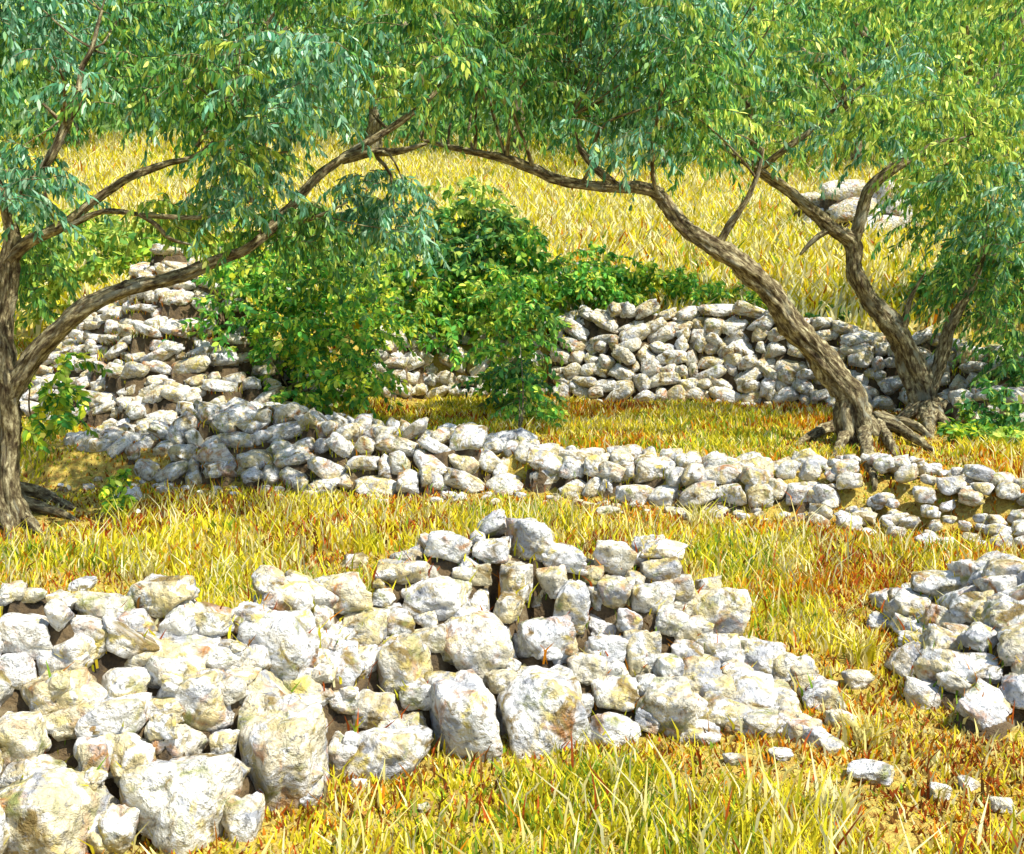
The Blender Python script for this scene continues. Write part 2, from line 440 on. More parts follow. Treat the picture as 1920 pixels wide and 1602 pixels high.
# front wall, nearest to the viewer: every big stone from the photograph
FRONT = Wall('dry_stone_wall', 'nearest long white limestone wall filling the lower left, sloping to a point at right',
    [(-120, 1730, 1120), (0, 1690, 1120), (230, 1650, 1105), (470, 1585, 1115), (620, 1510, 1090), (760, 1455, 1050), (830, 1440, 1010), (985, 1418, 985),
     (1120, 1405, 1020), (1260, 1395, 1022), (1340, 1392, 1110), (1420, 1395, 1195), (1500, 1402, 1275), (1590, 1412, 1380)], 1.55, 0.62)
FRONT.explicit([
    (100, 1530, 195, 170), (345, 1505, 205, 190), (528, 1425, 172, 220), (718, 1412, 172, 92), (862, 1352, 152, 165), (1020, 1345, 172, 172),
    (1258, 1332, 132, 112), (1150, 1372, 92, 62, 0.2), (58, 1190, 130, 76), (178, 1190, 100, 66), (305, 1115, 136, 66), (258, 1182, 70, 80), (28, 1255, 74, 66),
    (120, 1242, 122, 60), (322, 1232, 176, 72), (105, 1300, 140, 80), (212, 1342, 140, 90), (382, 1305, 126, 110), (38, 1388, 104, 110), (312, 1392, 90, 62),
    (252, 1425, 80, 96), (180, 1420, 74, 80), (62, 1452, 100, 60), (520, 1205, 156, 130), (385, 1165, 100, 50), (455, 1165, 66, 40), (532, 1122, 116, 66, -0.15),
    (632, 1112, 126, 70), (682, 1178, 98, 70), (630, 1248, 116, 90), (748, 1248, 110, 112), (756, 1072, 98, 48), (820, 1122, 120, 72), (840, 1028, 88, 60),
    (920, 1035, 68, 48), (992, 1012, 78, 78), (885, 1078, 74, 40), (965, 1092, 66, 76), (1062, 1045, 96, 48), (1152, 1046, 80, 58), (1245, 1032, 86, 40),
    (1238, 1074, 70, 58), (1040, 1092, 58, 58), (1078, 1135, 70, 98, 0.3), (902, 1212, 118, 120, -0.5), (806, 1198, 72, 50), (1022, 1200, 98, 96), (1100, 1252, 80, 58),
    (1142, 1216, 76, 56), (1152, 1302, 88, 68), (1205, 1222, 70, 88), (1345, 1155, 106, 86, 0.35), (1425, 1242, 98, 66), (1482, 1292, 80, 68, 0.4), (1310, 1270, 78, 60),
    (1400, 1312, 98, 76), (1222, 1122, 78, 66), (1275, 1100, 60, 50), (1155, 1112, 68, 58), (1498, 1388, 70, 48), (1540, 1365, 60, 56, 0.4), (1572, 1396, 40, 34),
    (1440, 1372, 90, 46), (1362, 1345, 90, 58), (560, 1318, 88, 48), (488, 1312, 70, 48), (702, 1330, 98, 58), (648, 1312, 68, 50), (780, 1302, 70, 56), (952, 1140, 50, 58),
    (872, 1160, 60, 46), (590, 1180, 50, 50), (440, 1228, 70, 56), (455, 1545, 74, 110), (580, 1490, 60, 50), (1300, 1190, 66, 54), (1260, 1165, 60, 50), (1290, 1225, 50, 40),
    (1385, 1215, 46, 36), (940, 1275, 60, 44), (1090, 1325, 46, 50), (1215, 1288, 50, 44), (1330, 1105, 40, 40), (20, 1112, 56, 34), (66, 1116, 50, 26), (118, 1130, 60, 30),
    (700, 1230, 50, 40), (560, 1270, 60, 44), (455, 1275, 60, 46), (250, 1275, 70, 50), (160, 1480, 60, 60), (-60, 1300, 130, 120), (-70, 1440, 150, 140), (-60, 1190, 130, 80), (-50, 1560, 150, 150),
    (225, 1560, 70, 90), (420, 1400, 50, 60), (340, 1165, 50, 34), (720, 1120, 44, 34), (1190, 1090, 40, 34), (1110, 1080, 44, 36), (1180, 1165, 50, 44), (800, 1160, 46, 34),
    (1450, 1322, 66, 54), (1522, 1342, 62, 46), (1468, 1348, 54, 44), (1400, 1368, 66, 44), (1340, 1302, 66, 54), (1380, 1268, 56, 48), (1352, 1222, 66, 54), (1312, 1388, 66, 38), (1532, 1402, 54, 36), (1252, 1252, 54, 48), (1300, 1330, 60, 50), (1560, 1410, 44, 26)])
FRONT.fill(0.19, hi=True, aspect=0.7, keep=0.75, back=0.24, top=False, jum=0.07, tilt=0.6)
FRONT.gaps(50, 0.06, 0.13, depth=0.05)
print('front', len(FRONT.root.children))

class Mound:
    """tumbled heap inside a ground outline: height grows away from the outline"""
    def __init__(s, name, label, poly, slope, hmax, cat='stone wall', shift=0.0):
        s.poly = np.array(poly, float); s.slope = slope; s.hmax = hmax; s.shift = shift
        c = s.poly.mean(0); s.root = thing(name, label, cat, (c[0], c[1], float(terrain(c[0], c[1])))); WALLS.append(s)
    core = Wall.core
    def height(s, x, y):
        P, Q = s.poly, np.roll(s.poly, -1, axis=0); d = 9e9; ins = False
        for a, b in zip(P, Q):
            t = np.clip(((x - a[0]) * (b[0] - a[0]) + (y - a[1]) * (b[1] - a[1])) / ((b - a) @ (b - a)), 0, 1)
            d = min(d, math.hypot(x - a[0] - t * (b[0] - a[0]), y - a[1] - t * (b[1] - a[1])))
            if (a[1] > y) != (b[1] > y) and x < (b[0] - a[0]) * (y - a[1]) / (b[1] - a[1]) + a[0]: ins = not ins
        return min(s.hmax, s.slope * d) if ins else -1
    def fill(s, step, lo, hi_, hi=True, keep=1.0, layers=1):
        x0, y0 = s.poly.min(0); x1, y1 = s.poly.max(0)
        for x in np.arange(x0, x1, step):
            for y in np.arange(y0, y1, step):
                if random.random() > keep: continue
                X, Y = x + random.uniform(-.4, .4) * step, y + random.uniform(-.4, .4) * step
                h = s.height(X, Y)
                if h < 0: continue
                w = random.uniform(lo, hi_) * (1.25 if random.random() < 0.2 else 1)
                hh = w * random.uniform(0.55, 0.85)
                put_stone(s.root, (X, Y, float(terrain(X, Y)) + h + hh * 0.10 + random.uniform(-.03, .05)), (w * 1.15, w * 0.95, hh), hi, 0.45, rz=random.uniform(-.8, .8))

RIGHT = Mound('dry_stone_wall', 'tumbled white stone wall cut off by the right edge, beside the golden grass',
    [(2.12, 6.35), (2.06, 5.9), (1.92, 5.2), (1.88, 4.75), (2.05, 4.5), (4.3, 4.35), (4.4, 6.3), (2.8, 6.5)], 0.60, 0.38)
RIGHT.fill(0.165, 0.12, 0.24)
print('right', len(RIGHT.root.children))

MIDL = Wall('dry_stone_wall', 'broad collapsed grey and cream rubble wall between the left trunk and the hanging green shrub',
    [(80, 895, 868), (180, 902, 845), (300, 908, 785), (420, 914, 745), (520, 920, 772), (650, 928, 785), (800, 932, 808), (930, 928, 815), (985, 922, 850)], 1.5, 0.5)
print('midl', MIDL.fill(0.27, var=0.6, spill=60, jum=0.10, tilt=0.7), MIDL.H, MIDL.G[:, 1])

MIDR = Wall('dry_stone_wall', 'low straight wall of pale blocks in front of the leaning tree, mid picture',
    [(992, 922, 856), (1100, 938, 866), (1200, 948, 874), (1300, 954, 882), (1450, 960, 900), (1555, 965, 920)], 0.65, 0.4)
print('midr', MIDR.fill(0.26, aspect=0.7, var=0.5, spill=50, jum=0.08, tilt=0.5), MIDR.H)

LP = [ground_at(*q)[:2] for q in [(1490, 972), (1600, 1000), (1750, 1022), (1990, 1050), (1990, 935), (1850, 905), (1740, 890), (1640, 872), (1540, 878), (1480, 905)]]
LOWR = Mound('stone_heap', 'line of small scattered rubble stones running to the right edge under the tree roots', LP, 0.25, 0.10, cat='stone heap')
LOWR.fill(0.155, 0.08, 0.20, hi=False, keep=0.97)
print('lowr', len(LOWR.root.children))

LEFT = Wall('stone_heap', 'tall stepped heap of bright white stones behind the left branch',
    [(0, 775, 650), (60, 783, 600), (115, 792, 555), (170, 802, 505), (235, 808, 470), (300, 812, 495), (370, 816, 570), (450, 820, 665), (540, 824, 745)], 2.6, 0.72, cat='stone heap')
print('left', LEFT.fill(0.28, aspect=0.5, var=0.6, spill=10, jum=0.10, tilt=0.5), LEFT.H, LEFT.G[:, 1])

FARC = Wall('dry_stone_wall', 'short shaded far wall piece glimpsed between the green shrubs',
    [(690, 738, 615), (800, 744, 600), (900, 748, 605), (1005, 750, 640)], 1.2, 0.6, shift=0.12)
print('farc', FARC.fill(0.28, var=0.6, jum=0.08, tilt=0.6), FARC.H, FARC.G[:, 1])

FARR = Wall('dry_stone_wall', 'high far white stone wall running behind the two right trees',
    [(1035, 748, 592), (1150, 754, 577), (1300, 756, 572), (1450, 760, 585), (1600, 768, 605), (1750, 776, 628), (1920, 788, 652), (2030, 795, 664)], 1.3, 0.6, shift=0.12)
print('farr', FARR.fill(0.30, var=0.6, spill=18, jum=0.09, tilt=0.6), FARR.H, FARR.G[:, 1])

BACK = Wall('rock_outcrop', 'small pale rock outcrop in the golden field behind the forked tree',
    [(1490, 418, 375), (1560, 440, 345), (1640, 450, 350), (1720, 445, 390)], 1.0, 0.5, cat='rocks')
BACK.explicit([(1520, 382, 60, 40), (1582, 358, 80, 40), (1600, 398, 92, 50), (1540, 412, 70, 36), (1662, 378, 66, 60), (1642, 428, 80, 44), (1692, 420, 50, 40), (1570, 438, 60, 26), (1700, 385, 44, 36)], hi=False)

EDGE = Wall('stone_heap', 'small heap of white stones in the greenery at the right edge',
    [(1800, 800, 745), (1850, 802, 728), (1910, 806, 725), (1960, 806, 735)], 0.6, 0.4, cat='stone heap')
EDGE.fill(0.26)

for (cx, cy, w, h, lab) in [
        (1632, 1445, 92, 36, 'flat white loose stone in the grass just past the tip of the front wall'),
        (1605, 1272, 62, 36, 'lone grey stone half sunk in golden grass between the two front walls'),
        (1762, 1485, 46, 34, 'small white stone in the rust coloured grass at lower right'),
        (1815, 1468, 40, 26, 'low pebble just right of the small white stone at lower right'),
        (1878, 1508, 50, 30, 'pale loose stone by the lower right corner of the picture'),
        (1375, 1422, 44, 22, 'oval pale pebble lying under the right end of the front wall'),
        (1462, 1415, 50, 20, 'thin white sliver of stone at the foot of the front wall'),
        (665, 1052, 54, 26, 'flat white stone in the grass behind the front wall'),
        (155, 1095, 50, 24, 'low white stone at the grass edge behind the front wall, far left'),
        (795, 1515, 26, 18, 'tiny grey pebble in the foreground grass below the long block'),
        (240, 925, 60, 26, 'flat stone beside the green sprouts right of the left trunk'),
        (1140, 958, 50, 18, 'small flat stone in front of the low wall of pale blocks')]:
    G = ground_at(cx, cy + h * 0.4); k = G[1] / FPX
    o = put_stone(None, G + np.array([0, 0, h * k * 0.34]), (w * k, 0.8 * w * k, h * k * 1.1), True, 0.12, 'loose_stone')
    mask_disc(G[0], G[1], 0.62 * w * k); mask_disc(G[0], G[1] - 0.35 * w * k, 0.5 * w * k)
    tag(o, lab, 'stone', 'loose stones lying in the grass')

for w_ in WALLS:
    if w_ is not LOWR: w_.core()

# ---------------------------------------------------------------- trees: tubes
def catmull(P, step):
    P = np.asarray(P, float)
    Q = np.vstack([2 * P[0] - P[1], P, 2 * P[-1] - P[-2]])
    out = []
    for i in range(1, len(Q) - 2):
        a, b, c, d = Q[i - 1:i + 3]
        n = max(2, int(np.linalg.norm((c - b)[:3]) / step))
        t = np.linspace(0, 1, n, endpoint=False)[:, None]
        out.append(0.5 * ((2 * b) + (-a + c) * t + (2 * a - 5 * b + 4 * c - d) * t ** 2 + (-a + 3 * b - 3 * c + d) * t ** 3))
    out.append(Q[-2][None])
    return np.vstack(out)

def tube(P4, step=0.03, seg=20, seed=0, rough=1.0, wob=0.42, flare=0.0):
    """P4: control points x, y, z, radius -> vertices, quads, bark coordinates"""
    C = catmull(P4, step); P = C[:, :3].copy(); R = np.maximum(C[:, 3], 0.002)
    S = np.concatenate([[0], np.cumsum(np.linalg.norm(np.diff(P, axis=0), axis=1))])
    for ax in range(3):
        P[:, ax] += (noise2(S * 2.4 + seed * 3.1, np.full_like(S, ax * 9.7), seed) - 0.5) * R * wob * 2 * np.minimum(1, S / 0.3)
    T = np.gradient(P, axis=0); T /= np.linalg.norm(T, axis=1)[:, None]
    up = np.array([0.13, 0.95, 0.2]); Nn = []
    prev = up - T[0] * (up @ T[0]); prev /= np.linalg.norm(prev)
    for t in T:
        prev = prev - t * (prev @ t); prev /= np.linalg.norm(prev); Nn.append(prev)
    Nn = np.array(Nn); B = np.cross(T, Nn)
    A = np.linspace(0, 2 * np.pi, seg, endpoint=False)
    ca, sa = np.cos(A)[None, :], np.sin(A)[None, :]
    s2 = S[:, None] + 0 * ca
    tw = A[None, :] + S[:, None] * 1.1
    c3 = np.stack([np.cos(tw) * 1.6, np.sin(tw) * 1.6, s2 * 1.3], -1) + seed * 5.3
    lump = noise3(c3, seed) - 0.5
    c4 = np.stack([np.cos(tw) * 3.6, np.sin(tw) * 3.6, s2 * 2.6], -1) + seed * 2.3
    rid = 1 - np.abs(noise3(c4, seed + 5) * 2 - 1)
    c5 = np.stack([np.cos(tw) * 8, np.sin(tw) * 8, s2 * 7.5], -1)
    fine = noise3(c5, seed + 9) - 0.5
    rr = R[:, None] * (1 + rough * (0.62 * lump + 0.44 * (rid - 0.65) + 0.34 * fine))
    if flare:
        fl = np.exp(-S / 0.22)[:, None]
        rr = rr * (1 + flare * fl * (0.6 + 0.7 * np.cos(A * 5 + seed)[None, :]))
    V = P[:, None, :] + rr[..., None] * (ca[..., None] * Nn[:, None, :] + sa[..., None] * B[:, None, :])
    bark = np.stack([np.cos(A)[None, :] * R[:, None] * 1.3, np.sin(A)[None, :] * R[:, None] * 1.3, s2 * 0.36], -1) + seed * 1.7
    n = len(P); I = np.arange(n * seg).reshape(n, seg)
    J = np.roll(I, -1, axis=1)
    Fq = np.stack([I[:-1], J[:-1], J[1:], I[1:]], -1).reshape(-1, 4)
    V = V.reshape(-1, 3); bark = bark.reshape(-1, 3)
    # close the tip
    tip = len(V); V = np.vstack([V, P[-1] + T[-1] * R[-1]]); bark = np.vstack([bark, bark[-1]])
    caps = np.stack([I[-1], J[-1], np.full(seg, tip), np.full(seg, tip)], -1)[::1]
    return V, Fq, bark, caps[:, :3]

def tube_obj(name, parent, pts, **kw):
    """pts: (px, py, D, radius in pixels of the photograph)"""
    P4 = np.array([np.append(at(p[0], p[1], p[2]), 0.63 * p[3] * p[2] / FPX) for p in pts])
    return tube_world(name, parent, P4, **kw), P4

def tube_world(name, parent, P4, **kw):
    V, Fq, bark, caps = tube(P4, **kw)
    V = V - np.array(parent.location)
    me = bpy.data.meshes.new(name)
    me.from_pydata(V.tolist(), [], Fq.tolist() + caps.tolist())
    me.polygons.foreach_set('use_smooth', np.ones(len(me.polygons), bool))
    va = me.attributes.new('bark', 'FLOAT_VECTOR', 'POINT'); va.data.foreach_set('vector', bark.astype(np.float32).ravel())
    me.materials.append(M_BARK)
    return obj(name, me, parent)

def root_obj(parent, pts, r0, seed):
    P4 = []
    for i, (px, py, lift) in enumerate(pts):
        G = ground_at(px, py); k = G[1] / FPX
        f = 1 - i / (len(pts) - 0.4); mask_disc(G[0], G[1] - 0.03, 0.09)
        P4.append([G[0], G[1], G[2] + (lift if i < len(pts) - 1 else -12) * k, r0 * k * max(f, 0.24)])
    return tube_world('root', parent, np.array(P4), step=0.025, seg=14, seed=seed, rough=1.1, wob=0.5)

# ---------------------------------------------------------------- leaves
PAL = {
    'teal': (['#6ca07e', '#90b99a', '#528a66', '#437a50', '#b2d0ae', '#6c9c5c'], [.24, .2, .2, .16, .1, .1]),
    'mid': (['#5c8c3c', '#7ca648', '#467838', '#3a6e3c', '#98b850', '#689660'], [.25, .2, .2, .15, .1, .1]),
    'yellow': (['#a3b84a', '#c3cf5c', '#8aa03a', '#6f9a45', '#dede7a', '#4f8038'], [.26, .18, .2, .2, .06, .1]),
    'bright': (['#62a43e', '#84b842', '#4a8c3a', '#aac848', '#d2d650', '#447e42'], [.26, .2, .2, .16, .08, .1]),
    'dark': (['#44783e', '#548c40', '#3a6c42', '#6a9242', '#86a848', '#74703a'], [.25, .22, .2, .15, .1, .08]),
    'lime': (['#9ab832', '#c8cc38', '#78a030', '#4f8a30', '#dcd850', '#3a7a30'], [.24, .16, .22, .2, .06, .12]),
}
def pal_cols(kind, n):
    cs, w = PAL[kind]; w = np.array(w) / sum(w)
    c = np.array([lin(h) for h in cs])[rng.choice(len(cs), n, p=w)]
    return c * rng.uniform(0.7, 1.3, (n, 1)) * 1.3

def unit(v): return v / np.maximum(np.linalg.norm(v, axis=-1, keepdims=True), 1e-9)

def leaf_verts(base, d, nrm, L, Wd):
    """hexagonal lens-shaped leaves -> (n*6, 3) and faces (n, 6)"""
    side = unit(np.cross(d, nrm)); nn = unit(np.cross(side, d))
    L = L[:, None]; Wd = Wd[:, None]
    b = base
    p = [b, b + d * L * 0.30 + side * Wd * 0.44 + nn * Wd * 0.10, b + d * L * 0.68 + side * Wd * 0.40 + nn * Wd * 0.06,
         b + d * L - nn * L * 0.08, b + d * L * 0.68 - side * Wd * 0.40 + nn * Wd * 0.06, b + d * L * 0.30 - side * Wd * 0.44 + nn * Wd * 0.10]
    V = np.stack(p, 1).reshape(-1, 3)
    return V, np.arange(len(V)).reshape(-1, 6)

def sprigs(O, kinds, length=(0.35, 0.65), M=36, leaf=(0.055, 0.10), wid=0.29, droop=0.8, twig_r=0.004, down=1.5, outward=None):
    """drooping leafy shoots from origins O -> leaf arrays (V, F, colours) and twig arrays (V, F)"""
    n = len(O)
    th = rng.uniform(0, 2 * np.pi, n)
    d0 = np.stack([np.cos(th), np.sin(th), rng.uniform(-0.2, 0.7, n)], -1)
    if outward is not None: d0 = d0 * 0.7 + outward
    d0 = unit(d0)
    Ls = rng.uniform(*length, n)
    dr = droop * rng.uniform(0.5, 1.2, n)
    def curve(t):       # t (n, m)
        return O[:, None, :] + d0[:, None, :] * (Ls[:, None] * t)[..., None] + np.array([0, 0, -1.0]) * (dr[:, None] * Ls[:, None] * t ** 2)[..., None]
    t = np.clip(np.linspace(0.06, 1.0, M)[None, :] + rng.uniform(-0.03, 0.03, (n, M)), 0, 1)
    B = curve(t)
    T = unit(d0[:, None, :] + np.array([0, 0, -2.0]) * (dr[:, None] * t)[..., None])
    R = unit(rng.normal(size=(n, M, 3)))
    S = unit(np.cross(T, R))
    D = unit(T * 0.45 + S * 0.75 + np.array([0, 0, -1.0]) * down * rng.uniform(0.3, 1.3, (n, M, 1)))
    nr = unit(rng.normal(size=(n, M, 3)) * 0.8 + np.array([0.45, -0.45, 0.55]))
    LL = rng.uniform(*leaf, n * M); WW = LL * wid * rng.uniform(0.75, 1.3, n * M)
    V, Fh = leaf_verts(B.reshape(-1, 3), D.reshape(-1, 3), nr.reshape(-1, 3), LL, WW)
    col = np.zeros((n * M, 3)); ks = np.repeat(np.asarray(kinds, dtype=object), M)
    ks[rng.uniform(size=n * M) < 0.13] = 'yellow'
    for k in set(ks):
        q = ks == k; col[q] = pal_cols(k, int(q.sum()))
    tone = np.repeat(rng.uniform(0.82, 1.18, n), M)[:, None]
    col = np.repeat(col * tone, 6, axis=0)
    # twigs: three-sided, four rings
    tt = np.linspace(0, 1, 5)[None, :] + np.zeros((n, 1)); C = curve(tt)
    rad = twig_r * (1.15 - tt)
    a = unit(np.cross(d0, np.array([0.3, 0.2, 1.0]))); b = unit(np.cross(a, d0))
    ring = [C + rad[..., None] * (math.cos(q) * a[:, None, :] + math.sin(q) * b[:, None, :]) for q in (0, 2.094, 4.189)]
    TV = np.stack(ring, 2).reshape(-1, 3)      # n,5,3
    I = np.arange(n * 15).reshape(n, 5, 3); J = np.roll(I, -1, axis=2)
    TF = np.stack([I[:, :-1], J[:, :-1], J[:, 1:], I[:, 1:]], -1).reshape(-1, 4)
    return (V, Fh, col), (TV, TF)

def add_crown(root, O, kinds, name='crown', mat=M_LEAF, twigs=True, **kw):
    (V, Fh, col), (TV, TF) = sprigs(O, kinds, **kw)
    base = np.array(root.location)
    c = obj(name, np_mesh(name, V - base, Fh, mat, col), root); c['kind'] = 'stuff'
    if twigs:
        bark = TV * np.array([1, 1, 0.3])
        w = obj('twigs', np_mesh('twigs', TV - base, TF, M_BARK, vec=bark), root); w['kind'] = 'stuff'
    return c

# lower edge of the olive canopy along the picture
LX = [-300, 0, 60, 130, 220, 350, 400, 430, 470, 520, 560, 620, 660, 720, 800, 900, 1000, 1060, 1100, 1200, 1300, 1350, 1450, 1500, 1600, 1680, 1730, 1780, 1850, 1920, 2300]
LY = [230, 215, 205, 232, 255, 285, 330, 400, 450, 400, 300, 268, 245, 255, 262, 265, 278, 292, 306, 318, 330, 335, 322, 330, 318, 335, 400, 450, 480, 520, 560]
def canopy(n, px0, px1, D0, D1, seed, py0=-150, thr=0.41):
    """origins for leafy shoots that fill a crown above the lower edge of the canopy"""
    out = []; 
    px = rng.uniform(px0, px1, n * 5); D = rng.uniform(D0, D1, n * 5)
    lo = np.interp(px, LX, LY) - 0.30 * FPX / D * rng.uniform(0.5, 1.6, n * 5)
    py = py0 + (lo - py0) * rng.uniform(0, 1, n * 5) ** 0.85
    P = at(px, py, D)
    nz = noise3(P * np.array([1.15, 1.15, 1.5]), seed)
    ok = nz > thr
    return P[ok][:n], px[ok][:n], py[ok][:n]

def kinds_for(px, py, seed):
    """leaf colour differs from bough to bough: silvery teal, mid green, yellow green"""
    a = noise2(px / 130.0, py / 110.0, seed); b = noise2(px / 60.0 + 9, py / 70.0, seed + 3)
    k = np.full(len(px), 'teal', dtype=object)
    k[a > 0.50] = 'mid'; k[(a > 0.60) & (b > 0.45)] = 'dark'
    tr = (px > 1350) & (b > 0.56); k[tr] = 'yellow'
    k[(b > 0.66)] = 'yellow'
    return k

def blob(n, cx, cy, rx, ry, D0, D1):
    a = rng.uniform(0, 2 * np.pi, n); r = np.sqrt(rng.uniform(0, 1, n))
    px, py = cx + rx * r * np.cos(a), cy + ry * r * np.sin(a)
    return at(px, py, rng.uniform(D0, D1, n)), px, py

def limbs_to(root, P4s, targets, n, seed, r0=0.022):
    """thin boughs from the limbs out into the crown, joined as one part"""
    VV, FF, BB = [], [], []; off = 0
    src = np.vstack([p[len(p) // 3:] for p in P4s])
    for i in range(n):
        e = targets[rng.integers(len(targets))]
        d = np.linalg.norm(src[:, :3] - e, axis=1) + rng.uniform(0, 0.5, len(src))
        s = src[np.argmin(d)]
        L = np.linalg.norm(e - s[:3])
        if L > 1.9 or L < 0.3: continue
        mid = (s[:3] + e) / 2 + rng.normal(scale=0.10 * L, size=3) + np.array([0, 0, 0.12 * L])
        q1 = s[:3] * 0.72 + mid * 0.28 + rng.normal(scale=0.03 * L, size=3)
        r = min(r0, s[3] * 0.6)
        P4 = np.array([np.append(s[:3], r), np.append(q1, r * 0.85), np.append(mid, r * 0.6), np.append(e, r * 0.22)])
        V, Fq, bk, caps = tube(P4, step=0.09, seg=7, seed=seed + i, rough=0.8, wob=0.5)
        VV.append(V); FF.append(Fq + off); BB.append(bk); off += len(V)
    if not VV: return
    base = np.array(root.location)
    o = obj('boughs', np_mesh('boughs', np.vstack(VV) - base, np.vstack(FF), M_BARK, smooth=True, vec=np.vstack(BB)), root)
    o['kind'] = 'stuff'

# ---- left olive tree, trunk cut by the left edge
D1 = ground_at(25, 985)[1]
t1 = thing('olive_tree', 'old olive tree at the left edge whose long bough arches over the white stone heap', 'tree', tuple(ground_at(25, 985)))
limbs1 = []
def L1(name, pts, seed, **kw):
    o, p = tube_obj(name, t1, pts, seed=seed, **kw); limbs1.append(p); return o
L1('trunk', [(28, 1000, D1, 50), (20, 930, D1, 36), (12, 850, D1, 31), (16, 760, D1, 31), (14, 680, D1, 30), (8, 590, D1, 27), (12, 500, D1, 25), (18, 430, D1, 20), (-10, 330, D1, 15), (-40, 200, D1, 9), (-60, 60, D1, 4)], 1, seg=28, step=0.02, flare=0.25)
L1('branch', [(8, 760, D1, 30), (50, 690, D1 - .05, 31), (110, 625, D1 - .1, 27), (170, 575, D1 - .1, 25), (250, 542, D1, 23), (330, 522, D1 + .1, 20), (400, 492, D1 + .2, 18), (470, 462, D1 + .3, 13), (540, 395, D1 + .5, 14), (600, 330, D1 + .6, 14), (660, 285, D1 + .7, 13), (730, 245, D1 + .8, 9), (800, 190, D1 + .9, 7), (860, 120, D1 + 1, 4)], 2, seg=24, step=0.022)
L1('branch', [(12, 490, D1, 19), (50, 455, D1 - .05, 17), (110, 425, D1 - .1, 14), (170, 380, D1 - .1, 12), (240, 335, D1, 11), (310, 308, D1 + .1, 9), (365, 292, D1 + .2, 6), (430, 240, D1 + .3, 4)], 3)
L1('branch', [(60, 345, D1 - .2, 8), (90, 300, D1 - .2, 12), (125, 235, D1 - .15, 12), (148, 185, D1 - .1, 11), (152, 130, D1, 8), (172, 90, D1, 6), (190, 20, D1 + .1, 4)], 4)
L1('branch', [(120, 430, D1 - .1, 9), (190, 398, D1 - .2, 8), (260, 402, D1 - .2, 7), (330, 408, D1 - .15, 6), (430, 408, D1, 3)], 5)
L1('branch', [(260, 402, D1 - .2, 6), (290, 420, D1 - .2, 6), (320, 448, D1 - .2, 5), (360, 460, D1 - .2, 2.5)], 6)
L1('branch', [(640, 300, D1 + .65, 12), (700, 286, D1 + .6, 12), (745, 284, D1 + .5, 9), (800, 270, D1 + .4, 4)], 7)
L1('branch', [(370, 275, D1 + .2, 6), (410, 205, D1 + .3, 7), (440, 165, D1 + .35, 6), (490, 105, D1 + .4, 3)], 8)
L1('branch', [(470, 380, D1 + .3, 9), (468, 330, D1 + .3, 7), (490, 295, D1 + .3, 5), (540, 285, D1 + .3, 2.5)], 9)
L1('branch', [(560, 420, D1 + .5, 5), (610, 400, D1 + .4, 4), (650, 380, D1 + .4, 2)], 10)
L1('branch', [(110, 225, D1 - .15, 6), (80, 195, D1 - .2, 3)], 11)
for i, pts in enumerate([[(25, 962, 30), (75, 965, 12), (120, 972, 5), (170, 982, 0)], [(30, 975, 26), (65, 995, 10), (90, 1015, 2)], [(20, 950, 40), (85, 940, 14), (130, 955, 4), (165, 965, 0)], [(10, 980, 22), (20, 1020, 2)]]):
    root_obj(t1, pts, 14, 40 + i)
O, px, py = canopy(1100, -280, 860, D1 - 0.9, D1 + 1.4, 5)
kk = list(kinds_for(px, py, 2)); Os = [O]
for (n, cx, cy, rx, ry, d0, d1, k) in [(60, 35, 330, 70, 60, D1 - .7, D1 + .5, 'teal'), (46, 455, 330, 70, 90, D1 - .3, D1 + .8, 'teal'), (50, 560, 420, 80, 40, D1 + .2, D1 + 1.2, 'mid'),
                                        (70, 720, 385, 80, 70, D1 + .3, D1 + 1.4, 'teal'), (24, 330, 400, 60, 40, D1 - .2, D1 + .6, 'yellow'), (22, 60, 500, 40, 60, D1 + .2, D1 + 1, 'mid')]:
    o_, _, _ = blob(n, cx, cy, rx, ry, d0, d1); Os.append(o_); kk += [k] * n
O = np.vstack(Os)
add_crown(t1, O, kk, length=(0.28, 0.55))
limbs_to(t1, limbs1, O, 60, 500)

# ---- leaning olive on the right
G2 = ground_at(1615, 832); D2 = G2[1]
t2 = thing('olive_tree', 'olive tree leaning far to the left from spreading roots, lower of the two right trees', 'tree', tuple(G2))
limbs2 = []
def L2(name, pts, seed, **kw):
    o, p = tube_obj(name, t2, pts, seed=seed, **kw); limbs2.append(p); return o
L2('trunk', [(1628, 850, D2, 60), (1612, 800, D2, 48), (1592, 740, D2, 40), (1555, 690, D2, 38), (1500, 620, D2, 34), (1450, 560, D2 - .05, 32), (1395, 502, D2 - .1, 30), (1340, 460, D2 - .1, 26), (1290, 428, D2 - .1, 22), (1258, 390, D2 - .1, 20), (1228, 356, D2 - .1, 16)], 12, seg=32, step=0.02, flare=0.3)
L2('branch', [(1240, 368, D2 - .1, 17), (1212, 356, D2 - .1, 16), (1150, 352, D2 - .1, 14), (1090, 346, D2 - .2, 12), (1040, 336, D2 - .3, 13), (1000, 318, D2 - .3, 13), (950, 298, D2 - .3, 12), (890, 285, D2 - .3, 9), (840, 275, D2 - .3, 7), (790, 262, D2 - .3, 3)], 13, seg=22)
L2('branch', [(1160, 352, D2 - .1, 11), (1135, 330, D2 - .1, 12), (1105, 300, D2 - .05, 10), (1082, 270, D2, 7), (1072, 215, D2, 5), (1065, 150, D2, 3)], 14)
L2('branch', [(1345, 462, D2 - .1, 12), (1370, 425, D2 - .15, 11), (1395, 385, D2 - .2, 9), (1418, 335, D2 - .2, 7), (1430, 280, D2 - .2, 4)], 15)
